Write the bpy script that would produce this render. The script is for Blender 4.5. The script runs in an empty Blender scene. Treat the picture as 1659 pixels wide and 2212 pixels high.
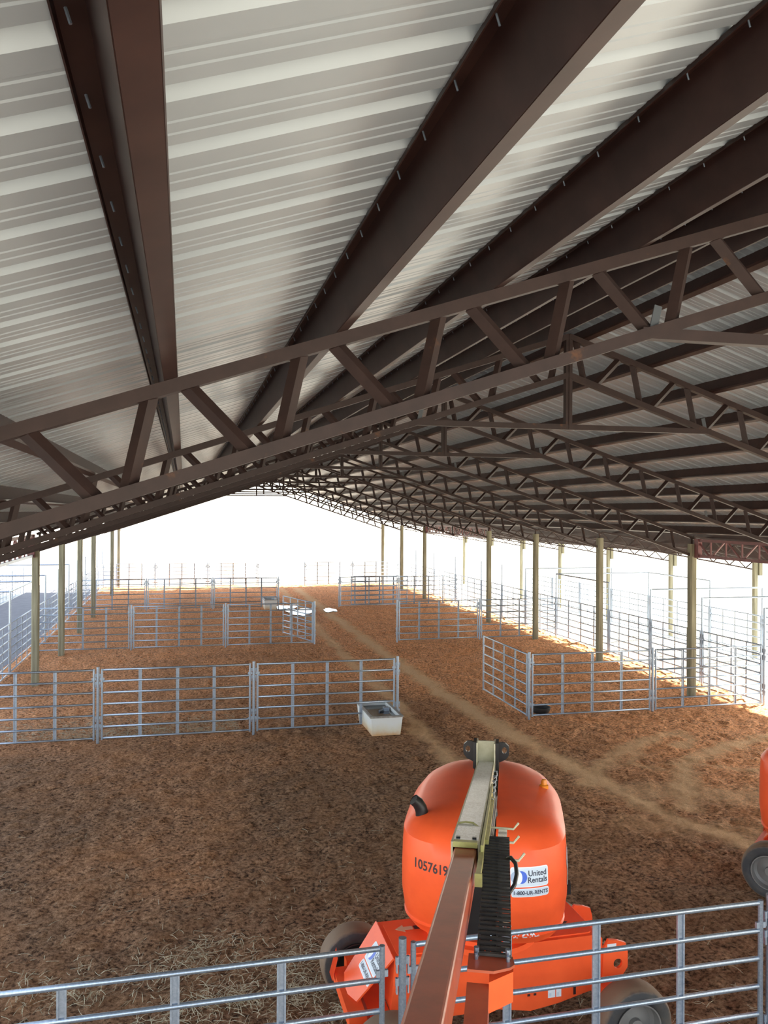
import bpy, bmesh, math, random
import numpy as np
from mathutils import Vector, Matrix
from mathutils.bvhtree import BVHTree

# ------------------------------------------------------------------ camera, world, sun, exposure
S = bpy.context.scene
COL = S.collection
CAM_H = 4.764
cam = bpy.data.cameras.new('camera')
cam.sensor_fit = 'VERTICAL'
cam.sensor_height = 24.0
cam.lens = 24.0 * 1794.9 / 2212.0
cam.clip_start = 0.05
cam.clip_end = 2000
camo = bpy.data.objects.new('camera', cam)
COL.objects.link(camo)
cr, cu, cf = Vector((0.9722, -0.2342, 0.0052)).normalized(), Vector((-0.0052, 0.0006, 1.0)), Vector((0.2342, 0.9722, 0.0006)).normalized()
cu = cr.cross(cf).normalized()
cr = cf.cross(cu).normalized()
camo.matrix_world = Matrix(((cr.x, cu.x, -cf.x, 0), (cr.y, cu.y, -cf.y, 0), (cr.z, cu.z, -cf.z, CAM_H), (0, 0, 0, 1)))
S.camera = camo

SUN_EL, SUN_AZ = math.radians(29), math.radians(14)          # azimuth measured from +X towards +Y
W = bpy.data.worlds.new('world')
S.world = W
W.use_nodes = True
wn = W.node_tree.nodes
sky = wn.new('ShaderNodeTexSky')
sky.sky_type = 'NISHITA'
sky.sun_disc = False
sky.sun_elevation = SUN_EL
sky.sun_rotation = math.pi / 2 - SUN_AZ
sky.air_density = 1.0
sky.dust_density = 1.0
sky.ozone_density = 1.0
bg = wn['Background']
bg.inputs['Strength'].default_value = 1.25
hs = wn.new('ShaderNodeHueSaturation')                     # hazy, washed-out sky
hs.inputs['Saturation'].default_value = 0.5
W.node_tree.links.new(sky.outputs['Color'], hs.inputs['Color'])
W.node_tree.links.new(hs.outputs['Color'], bg.inputs['Color'])
sun = bpy.data.lights.new('sun', 'SUN')
sun.energy = 68.0
sun.angle = math.radians(1.0)
sun.color = (1.0, 0.93, 0.82)
suno = bpy.data.objects.new('sun', sun)
COL.objects.link(suno)
sd = Vector((math.cos(SUN_EL) * math.cos(SUN_AZ), math.cos(SUN_EL) * math.sin(SUN_AZ), math.sin(SUN_EL)))
suno.rotation_euler = sd.to_track_quat('Z', 'Y').to_euler()
suno.location = (60, 15, 45)
S.view_settings.view_transform = 'Standard'
S.view_settings.look = 'None'
S.view_settings.gamma = 1.0
S.view_settings.use_curve_mapping = False
S.view_settings.exposure = -0.65
S.cycles.max_bounces = 10
S.cycles.diffuse_bounces = 6
S.cycles.glossy_bounces = 4
S.cycles.sample_clamp_indirect = 20.0

# ------------------------------------------------------------------ materials
def mat(name, color=(.5, .5, .5), rough=.5, metal=0.0, spec=.5, coat=0.0):
    m = bpy.data.materials.new(name)
    m.use_nodes = True
    b = m.node_tree.nodes['Principled BSDF']
    b.inputs['Base Color'].default_value = (*color, 1)
    b.inputs['Roughness'].default_value = rough
    b.inputs['Metallic'].default_value = metal
    b.inputs['Specular IOR Level'].default_value = spec
    b.inputs['Coat Weight'].default_value = coat
    return m

def nd(m, t, **kw):
    n = m.node_tree.nodes.new(t)
    for k, v in kw.items():
        if hasattr(n, k):
            setattr(n, k, v)
        else:
            n.inputs[k].default_value = v
    return n

def lk(m, a, b):
    m.node_tree.links.new(a, b)

def noise(m, scale, detail=4, rough=.6, coord='Object', vec_scale=None, dist=0.0):
    tc = nd(m, 'ShaderNodeTexCoord')
    out = tc.outputs[coord]
    if vec_scale:
        mp = nd(m, 'ShaderNodeMapping')
        mp.inputs['Scale'].default_value = vec_scale
        lk(m, out, mp.inputs['Vector'])
        out = mp.outputs['Vector']
    n = nd(m, 'ShaderNodeTexNoise')
    n.inputs['Scale'].default_value = scale
    n.inputs['Detail'].default_value = detail
    n.inputs['Roughness'].default_value = rough
    n.inputs['Distortion'].default_value = dist
    lk(m, out, n.inputs['Vector'])
    return n.outputs['Fac']

def ramp(m, fac, stops):
    r = nd(m, 'ShaderNodeValToRGB')
    e = r.color_ramp.elements
    while len(e) < len(stops):
        e.new(0.5)
    for i, (p, c) in enumerate(stops):
        e[i].position = p
        e[i].color = (*c, 1) if len(c) == 3 else c
    lk(m, fac, r.inputs['Fac'])
    return r.outputs['Color']

def mixc(m, fac, a, b, blend='MIX'):
    x = nd(m, 'ShaderNodeMix')
    x.data_type = 'RGBA'
    x.blend_type = blend
    for s, v in ((x.inputs[0], fac), (x.inputs[6], a), (x.inputs[7], b)):
        if isinstance(v, (int, float)):
            s.default_value = v
        elif isinstance(v, tuple):
            s.default_value = (*v, 1)
        else:
            lk(m, v, s)
    return x.outputs[2]

def bump(m, h, strength=.3, dist=.02):
    b = nd(m, 'ShaderNodeBump')
    b.inputs['Strength'].default_value = strength
    b.inputs['Distance'].default_value = dist
    lk(m, h, b.inputs['Height'])
    lk(m, b.outputs['Normal'], m.node_tree.nodes['Principled BSDF'].inputs['Normal'])

def bsdf(m):
    return m.node_tree.nodes['Principled BSDF']

def setcol(m, out):
    lk(m, out, bsdf(m).inputs['Base Color'])

def speckled(name, c0, c1, scale, rough, metal=0, spec=.5, coat=0, lo=.35, hi=.7, vs=None, detail=5, bumpy=0):
    m = mat(name, c0, rough, metal, spec, coat)
    f = noise(m, scale, detail, vec_scale=vs)
    setcol(m, ramp(m, f, [(lo, c0), (hi, c1)]))
    if bumpy:
        bump(m, f, bumpy, .01)
    return m

M = {}
M['galv'] = speckled('galvanized_steel', (.27, .33, .41), (.40, .46, .55), 60, .36, .8)
M['galv_flat'] = speckled('galvanized_strip', (.30, .35, .42), (.42, .47, .55), 40, .45, .7)
M['steel'] = speckled('red_oxide_steel', (.055, .027, .023), (.036, .018, .016), 7, .5, 0, .25)
m = M['steel']
f1 = noise(m, 3.1, 6, .7)
base = ramp(m, noise(m, 9, 5), [(.3, (.026, .0145, .0125)), (.75, (.040, .022, .0185))])
setcol(m, mixc(m, ramp(m, f1, [(.62, (0, 0, 0)), (.75, (1, 1, 1))]), base, (.12, .046, .015)))
M['purlin'] = speckled('brown_purlin_steel', (.026, .011, .009), (.044, .020, .016), 5, .45, 0, .28)
M['header'] = speckled('red_header_steel', (.17, .055, .055), (.12, .038, .04), 6, .5)
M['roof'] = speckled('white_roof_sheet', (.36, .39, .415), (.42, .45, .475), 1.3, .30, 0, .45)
M['wood'] = mat('weathered_pole_wood', (.3, .28, .2), .8, 0, .2)
m = M['wood']
fw = noise(m, 14, 6, .65, vec_scale=(1, 1, .06))
setcol(m, ramp(m, fw, [(.3, (.14, .13, .09)), (.55, (.25, .235, .165)), (.8, (.34, .325, .24))]))
bump(m, fw, .4, .01)
M['orange'] = mat('orange_paint', (.86, .105, .028), .38, 0, .3, .03)
m = M['orange']
setcol(m, ramp(m, noise(m, 3, 5), [(.35, (.80, .095, .025)), (.7, (.90, .115, .030))]))
M['orange_worn'] = mat('worn_orange_boom_paint', (.5, .09, .03), .36, 0, .5, .1)
m = M['orange_worn']
fo = noise(m, 5, 6, .7, vec_scale=(1, 1, 1))
setcol(m, ramp(m, fo, [(.3, (.28, .062, .030)), (.6, (.40, .085, .037)), (.8, (.33, .085, .037))]))
M['cream'] = mat('cream_paint', (.56, .52, .38), .5)
m = M['cream']
setcol(m, ramp(m, noise(m, 6, 5), [(.3, (.40, .37, .24)), (.6, (.58, .54, .39)), (.85, (.66, .62, .48))]))
M['scuffed'] = mat('scuffed_cream_top', (.6, .58, .55), .3)
m = M['scuffed']
fs = noise(m, 26, 3, .5, dist=1.5)
setcol(m, mixc(m, ramp(m, fs, [(.44, (0, 0, 0)), (.49, (1, 1, 1)), (.58, (0, 0, 0))]), ramp(m, noise(m, 5), [(.3, (.60, .58, .54)), (.7, (.74, .72, .68))]), (.93, .93, .92)))
M['olive'] = speckled('olive_yellow_paint', (.30, .27, .08), (.42, .39, .14), 9, .45)
M['black'] = mat('black_steel', (.012, .012, .013), .35)
M['chain'] = speckled('black_track_plastic', (.035, .032, .028), (.065, .06, .052), 20, .55)
M['hose'] = mat('black_rubber_hose', (.014, .014, .016), .45)
M['rubber'] = mat('dusty_tyre_rubber', (.03, .03, .032), .7)
m = M['rubber']
rub = ramp(m, noise(m, 4.5, 6, .6), [(.40, (.032, .032, .035)), (.60, (.055, .050, .045)), (.80, (.10, .07, .048))])
tcr = nd(m, 'ShaderNodeTexCoord')
fl = nd(m, 'ShaderNodeVectorMath', operation='MULTIPLY')          # dried mud caked round the tread
fl.inputs[1].default_value = (1, 0, 1)
lk(m, tcr.outputs['Object'], fl.inputs[0])
ln = nd(m, 'ShaderNodeVectorMath', operation='LENGTH')
lk(m, fl.outputs[0], ln.inputs[0])
md_ = nd(m, 'ShaderNodeMath', operation='MULTIPLY_ADD')
md_.inputs[1].default_value = .05
lk(m, noise(m, 9, 4), md_.inputs[0])
lk(m, ln.outputs['Value'], md_.inputs[2])
setcol(m, mixc(m, ramp(m, md_.outputs[0], [(.325, (0, 0, 0)), (.352, (.8, .8, .8))]), rub, (.20, .125, .075)))
bump(m, noise(m, 18, 3), .25, .01)
M['sidewall'] = mat('tyre_sidewall', (.045, .045, .048), .6)
M['rim'] = mat('grey_rim_paint', (.16, .15, .14), .5)
M['rim_dark'] = mat('dark_rim', (.02, .018, .018), .5)
M['exhaust'] = mat('exhaust_pipe', (.02, .02, .022), .35, .4)
M['amber'] = mat('amber_lens', (.75, .25, .02), .25)
M['decal_white'] = mat('white_decal', (.72, .76, .80), .35)
M['decal_grey'] = mat('pale_blue_decal', (.55, .62, .70), .35)
M['decal_blue'] = mat('blue_decal', (.04, .11, .55), .35)
M['decal_steel'] = mat('steel_blue_decal', (.30, .38, .52), .35)
M['decal_navy'] = mat('dark_lettering', (.018, .022, .05), .4)
M['decal_tan'] = mat('tan_decal', (.55, .38, .24), .4)
M['decal_purple'] = mat('purple_decal', (.12, .06, .30), .4)
M['decal_black'] = mat('black_lettering', (.03, .01, .012), .5)
M['trough'] = mat('pale_trough', (.62, .62, .58), .6)
m = M['trough']
tcn = nd(m, 'ShaderNodeTexCoord')
sx = nd(m, 'ShaderNodeSeparateXYZ')
lk(m, tcn.outputs['Object'], sx.inputs[0])
ad = nd(m, 'ShaderNodeMath', operation='MULTIPLY_ADD')
ad.inputs[1].default_value = .25
lk(m, noise(m, 4, 5), ad.inputs[0])
lk(m, sx.outputs['Z'], ad.inputs[2])
setcol(m, ramp(m, ad.outputs[0], [(.12, (.55, .33, .16)), (.26, (.62, .58, .47)), (.40, (.66, .67, .66))]))
M['trough_rim'] = speckled('trough_rim_steel', (.22, .20, .18), (.36, .34, .31), 10, .5, .3)
M['dark_water'] = mat('dark_trough_water', (.02, .022, .018), .08)
M['water'] = mat('puddle_water', (.03, .025, .02), .03)
M['straw'] = speckled('dry_straw', (.44, .39, .26), (.58, .52, .37), 3, .7, 0, .2)
M['pan'] = mat('black_feed_pan', (.012, .012, .012), .6)
M['asphalt'] = speckled('grey_asphalt', (.13, .13, .145), (.17, .17, .18), 3, .85)
M['field'] = speckled('pale_sunlit_ground', (.50, .48, .41), (.60, .58, .50), 0.4, .95, 0, .1)
M['stub'] = mat('grey_clip_steel', (.05, .055, .062), .5, 0)

M['dirt'] = mat('red_brown_dirt', (.2, .1, .05), .95, 0, .15)
m = M['dirt']
at = nd(m, 'ShaderNodeAttribute', attribute_name='track')
fa = noise(m, 19.0, 7, .68)
fb = noise(m, 1.1, 5, .6)
fc = noise(m, 44, 4, .7)
soil = ramp(m, fa, [(.38, (.045, .022, .012)), (.45, (.20, .110, .058)), (.56, (.36, .205, .115)), (.72, (.56, .36, .22))])
soil = mixc(m, ramp(m, fb, [(.42, (0, 0, 0)), (.70, (.75, .75, .75))]), soil, mixc(m, .5, soil, (.33, .16, .068)))
soil = mixc(m, ramp(m, fc, [(.56, (0, 0, 0)), (.70, (.55, .55, .55))]), soil, (.045, .02, .01))
trk = ramp(m, fc, [(.3, (.68, .40, .20)), (.7, (.86, .56, .31))])
painted_glow = nd(m, 'ShaderNodeAttribute', attribute_name='painted_glow')          # far-end brightness and right-pen glow painted into the soil colour
lit_soil = mixc(m, 1.0, soil, (2.75, 2.3, 1.95), 'MULTIPLY')
soil = mixc(m, painted_glow.outputs['Fac'], soil, lit_soil)
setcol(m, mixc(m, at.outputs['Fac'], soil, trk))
bh = nd(m, 'ShaderNodeMath', operation='ADD')
lk(m, fa, bh.inputs[0])
mm2 = nd(m, 'ShaderNodeMath', operation='MULTIPLY')
mm2.inputs[1].default_value = .5
lk(m, fc, mm2.inputs[0])
lk(m, mm2.outputs[0], bh.inputs[1])
bump(m, bh.outputs[0], .9, .06)

# ------------------------------------------------------------------ mesh helpers
class MB:
    def __init__(self):
        self.v, self.f, self.mi = [], [], []
    def add(self, verts, faces, mi=0):
        o = len(self.v)
        self.v += [tuple(p) for p in verts]
        self.f += [tuple(i + o for i in f) for f in faces]
        self.mi += [mi] * len(faces)
        return self
    def box(self, a, b, mi=0):
        x0, y0, z0 = a
        x1, y1, z1 = b
        return self.add([(x0, y0, z0), (x1, y0, z0), (x1, y1, z0), (x0, y1, z0), (x0, y0, z1), (x1, y0, z1), (x1, y1, z1), (x0, y1, z1)],
                        [(0, 3, 2, 1), (4, 5, 6, 7), (0, 1, 5, 4), (1, 2, 6, 5), (2, 3, 7, 6), (3, 0, 4, 7)], mi)
    def bar(self, p, q, w, h, up=(0, 0, 1), mi=0):
        """box beam from p to q, w wide (sideways), h high (along up)"""
        p, q = Vector(p), Vector(q)
        d = (q - p).normalized()
        s = d.cross(Vector(up))
        if s.length < 1e-4:
            s = d.cross(Vector((0, 1, 0)))
        s.normalize()
        u = s.cross(d).normalized()
        vs = []
        for c in (p, q):
            for a, b in ((-1, -1), (1, -1), (1, 1), (-1, 1)):
                vs.append(c + s * (a * w / 2) + u * (b * h / 2))
        return self.add(vs, [(0, 3, 2, 1), (4, 5, 6, 7), (0, 1, 5, 4), (1, 2, 6, 5), (2, 3, 7, 6), (3, 0, 4, 7)], mi)
    def extr(self, prof, p, q, up=(0, 0, 1), mi=0, closed=True):
        """profile of (side, up) pairs swept from p to q"""
        p, q = Vector(p), Vector(q)
        d = (q - p).normalized()
        s = d.cross(Vector(up)).normalized()
        u = s.cross(d).normalized()
        n = len(prof)
        vs = [c + s * a + u * b for c in (p, q) for a, b in prof]
        fs = [(i, (i + 1) % n, n + (i + 1) % n, n + i) for i in range(n if closed else n - 1)]
        if closed:
            fs += [tuple(range(n - 1, -1, -1)), tuple(range(n, 2 * n))]
        return self.add(vs, fs, mi)
    def tube(self, pts, r, n=8, mi=0, cap=True):
        pts = [Vector(p) for p in pts]
        rs = r if isinstance(r, (list, tuple)) else [r] * len(pts)
        rings = []
        prev = None
        for i, p in enumerate(pts):
            d = (pts[min(i + 1, len(pts) - 1)] - pts[max(i - 1, 0)]).normalized()
            if prev is None:
                s = d.cross(Vector((0, 0, 1)))
                if s.length < 1e-3:
                    s = d.cross(Vector((0, 1, 0)))
            else:
                s = prev - d * prev.dot(d)
            s.normalize()
            prev = s
            u = s.cross(d)
            rings += [p + (s * math.cos(2 * math.pi * k / n) + u * math.sin(2 * math.pi * k / n)) * rs[i] for k in range(n)]
        fs = []
        for i in range(len(pts) - 1):
            for k in range(n):
                a, b = i * n + k, i * n + (k + 1) % n
                fs.append((a, b, b + n, a + n))
        if cap:
            fs += [tuple(range(n - 1, -1, -1)), tuple(range((len(pts) - 1) * n, len(pts) * n))]
        return self.add(rings, fs, mi)
    def prism(self, poly, mf, depth, mi=0):
        """2-D polygon mapped by mf(a, b, c), extruded c = 0..depth"""
        n = len(poly)
        vs = [mf(a, b, 0) for a, b in poly] + [mf(a, b, depth) for a, b in poly]
        fs = [tuple(range(n)), tuple(range(2 * n - 1, n - 1, -1))] + [(i, n + i, n + (i + 1) % n, (i + 1) % n) for i in range(n)]
        return self.add(vs, fs, mi)
    def lathe(self, prof, mf, n=32, mi=0):
        """(radius, axial) profile turned; mf(x, y, axial)"""
        vs = [mf(r * math.cos(2 * math.pi * k / n), r * math.sin(2 * math.pi * k / n), a) for r, a in prof for k in range(n)]
        fs = [(i * n + k, i * n + (k + 1) % n, (i + 1) * n + (k + 1) % n, (i + 1) * n + k) for i in range(len(prof) - 1) for k in range(n)]
        return self.add(vs, fs, mi)
    def mesh(self, name, mats, smooth=None):
        me = bpy.data.meshes.new(name)
        me.from_pydata(self.v, [], self.f)
        for mm in (mats if isinstance(mats, (list, tuple)) else [mats]):
            me.materials.append(M[mm])
        if any(self.mi):
            me.polygons.foreach_set('material_index', self.mi)
        bm = bmesh.new()
        bm.from_mesh(me)
        bmesh.ops.recalc_face_normals(bm, faces=bm.faces)
        bm.to_mesh(me)
        bm.free()
        if smooth is not None:
            me.polygons.foreach_set('use_smooth', [True] * len(me.polygons))
            me.set_sharp_from_angle(angle=math.radians(smooth))
        return me

def link(name, me, parent=None, loc=None, rotz=None):
    o = bpy.data.objects.new(name, me)
    COL.objects.link(o)
    if parent:
        o.parent = parent
    if loc is not None:
        o.location = loc
    if rotz is not None:
        o.rotation_euler = (0, 0, rotz)
    return o

def tag(o, label=None, cat=None, group=None, kind=None):
    if label: o['label'] = label
    if cat: o['category'] = cat
    if group: o['group'] = group
    if kind: o['kind'] = kind
    return o

def thing(name, label, cat, loc=(0, 0, 0), rotz=0, group=None):
    return tag(link(name, None, None, loc, rotz), label, cat, group)

def rnd_noise(x, y, seed=0):
    """value noise on numpy arrays"""
    xi, yi = np.floor(x).astype(np.int64), np.floor(y).astype(np.int64)
    xf, yf = x - xi, y - yi
    def h(a, b):
        n = (a * 374761393 + b * 668265263 + seed * 974634777) & 0x7fffffff
        n = ((n ^ (n >> 13)) * 1274126177) & 0x7fffffff
        n = n ^ (n >> 16)
        return (n & 0xffff) / 65535.0
    u, v = xf * xf * (3 - 2 * xf), yf * yf * (3 - 2 * yf)
    return (h(xi, yi) * (1 - u) + h(xi + 1, yi) * u) * (1 - v) + (h(xi, yi + 1) * (1 - u) + h(xi + 1, yi + 1) * u) * v

ORD = ['first', 'second', 'third', 'fourth', 'fifth', 'sixth', 'seventh', 'eighth', 'ninth', 'tenth', 'eleventh', 'twelfth']

# ------------------------------------------------------------------ setting: ground
RX, XL, XR, XO = 4.58, -3.94, 13.03, 18.8            # ridge, left posts, right posts, lean-to posts
TY = [4.39 + 5.0 * k for k in range(11)]             # truss lines
Y_END = TY[-1] + .6
SLOPE = 0.3307
def top_z(x):                                        # top of the truss top chord
    return 6.972 - SLOPE * abs(x - RX)

TRACKS = [([(5.9, 52), (5.72, 39.75), (5.37, 33.4), (5.24, 26.8), (5.2, 19.55), (5.02, 15.6), (4.9, 12)], .24, .8),
          ([(6.9, 52), (6.72, 37.7), (6.64, 27.4), (6.67, 20.8), (6.88, 17.4), (7.2, 14.2), (7.5, 11.7), (8.6, 9.0)], .30, 1.0),
          ([(7.0, 13.4), (7.54, 14.16), (8.58, 15.17), (9.9, 15.95), (10.6, 16.18), (10.5, 15.6), (9.97, 15.2)], .26, .75),
          ([(8.72, 13.9), (8.35, 14.4), (8.8, 15.0)], .14, .6),
          ([(8.0, 12.0), (9.32, 14.06), (10.8, 15.02), (12.24, 15.43), (13.8, 15.7)], .30, .85),
          ([(7.4, 13.0), (9.6, 12.2), (12.0, 10.8), (13.5, 9.2)], .55, .55),
          ([(7.0, 11.5), (9.0, 10.6), (11.5, 9.0)], .5, .45),
          ([(9.3, 14.2), (10.4, 13.4), (11.6, 13.9), (12.6, 14.9)], .2, .6)]
def track_amount(X, Y):
    t = np.zeros_like(X)
    wob = (rnd_noise(X * 1.7, Y * 1.7, 5) - .5) * .22 + (rnd_noise(X * 6, Y * 6, 6) - .5) * .16
    for pts, hw, amt in TRACKS:
        d = np.full_like(X, 1e9)
        for (x0, y0), (x1, y1) in zip(pts[:-1], pts[1:]):
            L2 = (x1 - x0) ** 2 + (y1 - y0) ** 2
            k = np.clip(((X - x0) * (x1 - x0) + (Y - y0) * (y1 - y0)) / L2, 0, 1)
            d = np.minimum(d, np.hypot(X - x0 - k * (x1 - x0), Y - y0 - k * (y1 - y0)))
        t = np.maximum(t, amt * np.clip(1.25 - (d + wob) / hw, 0, 1))
    return np.clip(t, 0, 1)

def ground_height(X, Y):
    b = np.abs(rnd_noise(X * 3.2, Y * 3.2, 1) - .5) * 2
    h = .030 * b + .045 * rnd_noise(X * 6.0, Y * 6.0, 2) ** 1.5 + .030 * rnd_noise(X * 13, Y * 13, 3) + .03 * rnd_noise(X * .5, Y * .5, 4)
    return h - .085

def build_dirt():
    xs = np.arange(-5.3, 14.35, .05)
    ys = [1.0]
    while ys[-1] < 55.2:
        y = ys[-1]
        ys.append(y + (.06 if y < 12 else .06 + (y - 12) * .006))
    ys = np.array(ys)
    X, Y = np.meshgrid(xs, ys)
    t = track_amount(X, Y)
    Z = ground_height(X, Y) * (1 - .55 * t) - .012 * t
    nx, ny = len(xs), len(ys)
    co = np.stack([X, Y, Z], -1).reshape(-1, 3)
    me = bpy.data.meshes.new('floor')
    me.vertices.add(nx * ny)
    me.vertices.foreach_set('co', co.ravel())
    i, j = np.meshgrid(np.arange(nx - 1), np.arange(ny - 1))
    a = (j * nx + i).ravel()
    q = np.stack([a, a + 1, a + nx + 1, a + nx], -1)
    me.loops.add(q.size)
    me.loops.foreach_set('vertex_index', q.ravel().astype(np.int32))
    me.polygons.add(len(q))
    me.polygons.foreach_set('loop_start', np.arange(0, q.size, 4, dtype=np.int32))
    me.update(calc_edges=True)
    att = me.attributes.new('track', 'FLOAT', 'POINT')
    att.data.foreach_set('value', t.ravel().astype(np.float32))
    glow = np.clip((Y - 13) / 16, 0, 1) + .8 * np.clip((X - 5.5) / 4, 0, 1) * np.clip((Y - 6) / 7, 0, 1)  # painted brightness, rising towards the far end and the right pens
    glow = np.clip(glow + (rnd_noise(X * .35, Y * .25, 8) - .5) * .7 + (rnd_noise(X * 1.3, Y * 1.0, 9) - .5) * .3, 0, 1)
    att = me.attributes.new('painted_glow', 'FLOAT', 'POINT')
    att.data.foreach_set('value', glow.ravel().astype(np.float32))
    me.polygons.foreach_set('use_smooth', [True] * len(q))
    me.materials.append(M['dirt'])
    me.validate()
    tag(link('floor', me), 'red brown trampled dirt floor under the barn roof', 'floor', kind='structure')
build_dirt()

def flat(name, x0, x1, y0, y1, z0, z1, m_, label, cat):
    tag(link(name, MB().box((x0, y0, z0), (x1, y1, z1)).mesh(name, m_)), label, cat, kind='structure')
flat('field', -400, 400, -200, 900, -.6, -.12, 'field', 'pale sunlit ground around the open barn', 'ground')
flat('driveway', -9.0, -5.3, -12, 70, -.3, -.04, 'asphalt', 'grey paved alley outside the fence along the barn', 'driveway')
flat('floor.001', -5.3, 14.35, -1.4, 1.0, -.3, -.05, 'dirt', 'dirt floor behind the front bay of the barn', 'floor')

# ------------------------------------------------------------------ setting: roof sheets
def sheet_mesh(name, p_eave, p_ridge, y0, y1, pitch=.30):
    """ribbed sheet between two (x, z) lines; ribs stand up from the flat pan"""
    (xa, za), (xb, zb) = p_eave, p_ridge
    d = Vector((xb - xa, 0, zb - za)).normalized()
    n = Vector((-d.z, 0, d.x))
    if n.z < 0:
        n = -n
    prof = []
    y = y0
    while y < y1 - pitch:
        prof += [(y, 0), (y + .055, 0), (y + .061, .003), (y + .073, .003), (y + .079, 0), (y + .118, 0), (y + .124, .003), (y + .136, .003), (y + .142, 0),
                 (y + .198, 0), (y + .204, .046), (y + .238, .046), (y + .274, 0)]
        y += pitch
    prof.append((y, 0))
    vs = []
    for yy, h in prof:
        vs += [(xa + n.x * h, yy, za + n.z * h), (xb + n.x * h, yy, zb + n.z * h)]
    fs = [(2 * i, 2 * i + 1, 2 * i + 3, 2 * i + 2) for i in range(len(prof) - 1)]
    return MB().add(vs, fs).mesh(name, 'roof')
ROOF_Y0 = -1.087
PH = .205                                            # purlin depth
SH = (PH + .002) / math.cos(math.atan(SLOPE))
def sheet(name, *a, label):
    o = link(name, sheet_mesh(name, *a))
    md = o.modifiers.new('thickness', 'SOLIDIFY')
    md.thickness = .003
    md.offset = 1
    tag(o, label, 'roof', kind='structure')
EAVE_L, EAVE_R = XL - .55, XR + .45
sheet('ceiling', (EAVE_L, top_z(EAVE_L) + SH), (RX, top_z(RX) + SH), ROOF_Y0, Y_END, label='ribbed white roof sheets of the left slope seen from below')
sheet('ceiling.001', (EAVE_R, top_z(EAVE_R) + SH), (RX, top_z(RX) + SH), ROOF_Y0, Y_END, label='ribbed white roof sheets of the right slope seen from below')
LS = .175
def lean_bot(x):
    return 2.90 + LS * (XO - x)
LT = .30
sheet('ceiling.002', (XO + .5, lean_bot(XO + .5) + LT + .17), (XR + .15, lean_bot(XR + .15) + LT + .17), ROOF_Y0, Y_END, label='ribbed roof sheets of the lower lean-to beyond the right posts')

# ------------------------------------------------------------------ purlins
def purlin_mesh(name, side, y0, y1, screws):
    """Z section; local origin at the foot of the web on the truss chord. side=-1: left slope, +1: right slope"""
    a = math.atan(SLOPE)
    n = Vector((side * math.sin(a), 0, math.cos(a)))
    t = Vector((side * math.cos(a), 0, -math.sin(a)))         # down the slope
    mb = MB()
    w, th, lip = .066, .004, .018
    def seg(p, q, m_=0):                                      # thin plate between two section points
        p, q = Vector((p[0], 0, p[1])), Vector((q[0], 0, q[1]))
        d = (q - p).normalized()
        o = Vector((-d.z, 0, d.x)) * th / 2
        sec = [p - o, q - o, q + o, p + o]
        vs = [(s.x, yy, s.z) for yy in (y0, y1) for s in sec]
        mb.add(vs, [(0, 1, 2, 3), (7, 6, 5, 4), (0, 4, 5, 1), (1, 5, 6, 2), (2, 6, 7, 3), (3, 7, 4, 0)], m_)
    P = lambda u, h: ((t * u + n * h).x, (t * u + n * h).z)
    seg(P(0, 0), P(0, PH))
    seg(P(-w, 0), P(0, 0))                                    # bottom flange points up the slope
    seg(P(-w, 0), P(-w * 1.12, lip))
    seg(P(0, PH), P(w * .82, PH))                             # top flange points down the slope
    seg(P(w * .82, PH), P(w * .94, PH - lip))
    if screws:
        y = ROOF_Y0 + .17
        while y < min(y1, 26):
            c = t * (w * .55) + n * (PH - .002)
            mb.tube([(c.x, y, c.z), tuple(Vector((c.x, y, c.z)) - n * .028)], .0032, 5, 1)
            y += .30
    return mb.mesh(name, ['purlin', 'galv'])
pl = purlin_mesh('roof_purlin_left', -1, ROOF_Y0 + .02, Y_END - .02, True)
pr = purlin_mesh('roof_purlin_right', 1, ROOF_Y0 + .02, Y_END - .02, False)
XP = [4.325 - .885 * k for k in range(10)]
for k, x in enumerate(XP):
    o = link('roof_purlin', pl, None, (x, 0, top_z(x) + .004))
    lab = 'dark brown steel purlin under the left roof slope, %s below the ridge' % ORD[k]
    if k == 5: lab = 'dark brown purlin crossing the top left of the picture, sixth below the ridge'
    tag(o, lab, 'purlin', 'purlins under the left roof slope')
for k in range(10):
    x = 2 * RX - XP[k]
    tag(link('roof_purlin', pr, None, (x, 0, top_z(x) + .004)), 'dark brown steel purlin under the right roof slope, %s below the ridge' % ORD[k], 'purlin', 'purlins under the right roof slope')
lean_purlin = MB().box((-.03, ROOF_Y0 + .1, 0), (.03, Y_END - .05, .15)).mesh('lean_to_purlin', 'purlin')
for k in range(7):
    x = XR + .5 + k * .88
    tag(link('lean_to_purlin', lean_purlin, None, (x, 0, lean_bot(x) + LT + .012)), 'steel purlin under the low lean-to roof, %s out from the right posts' % ORD[k], 'purlin', 'lean-to purlins')

# ------------------------------------------------------------------ trusses (local origin under the ridge, z measured from the ground)
def chord(side, z_off, h, d):
    x = side * 8.5
    return MB().bar((0, 0, 6.972 + z_off), (x, 0, 6.972 + z_off - SLOPE * abs(x)), d, h, up=(0, 0, 1))
def vee(p, q, leg):
    """angle iron with its corner towards the viewer"""
    k = leg * .707
    e = .006
    return MB().extr([(-k, k * .6), (0, -k * .4), (k, k * .6), (k - e, k * .6 + e), (0, -k * .4 + e * 1.4), (-k + e, k * .6 + e)], p, q, up=(0, 1, 0))
CH = .068
me_top = {s: chord(s, -CH / 2 / .95, CH, .075).mesh('top_chord', 'steel') for s in (-1, 1)}
me_bot = {s: chord(s, -.474 - CH / 2 / .95, CH, .075).mesh('bottom_chord', 'steel') for s in (-1, 1)}
me_tie = MB().bar((-1.98, .0, 5.822), (1.98, .0, 5.822), .07, .065).mesh('collar_tie', 'steel')
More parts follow.
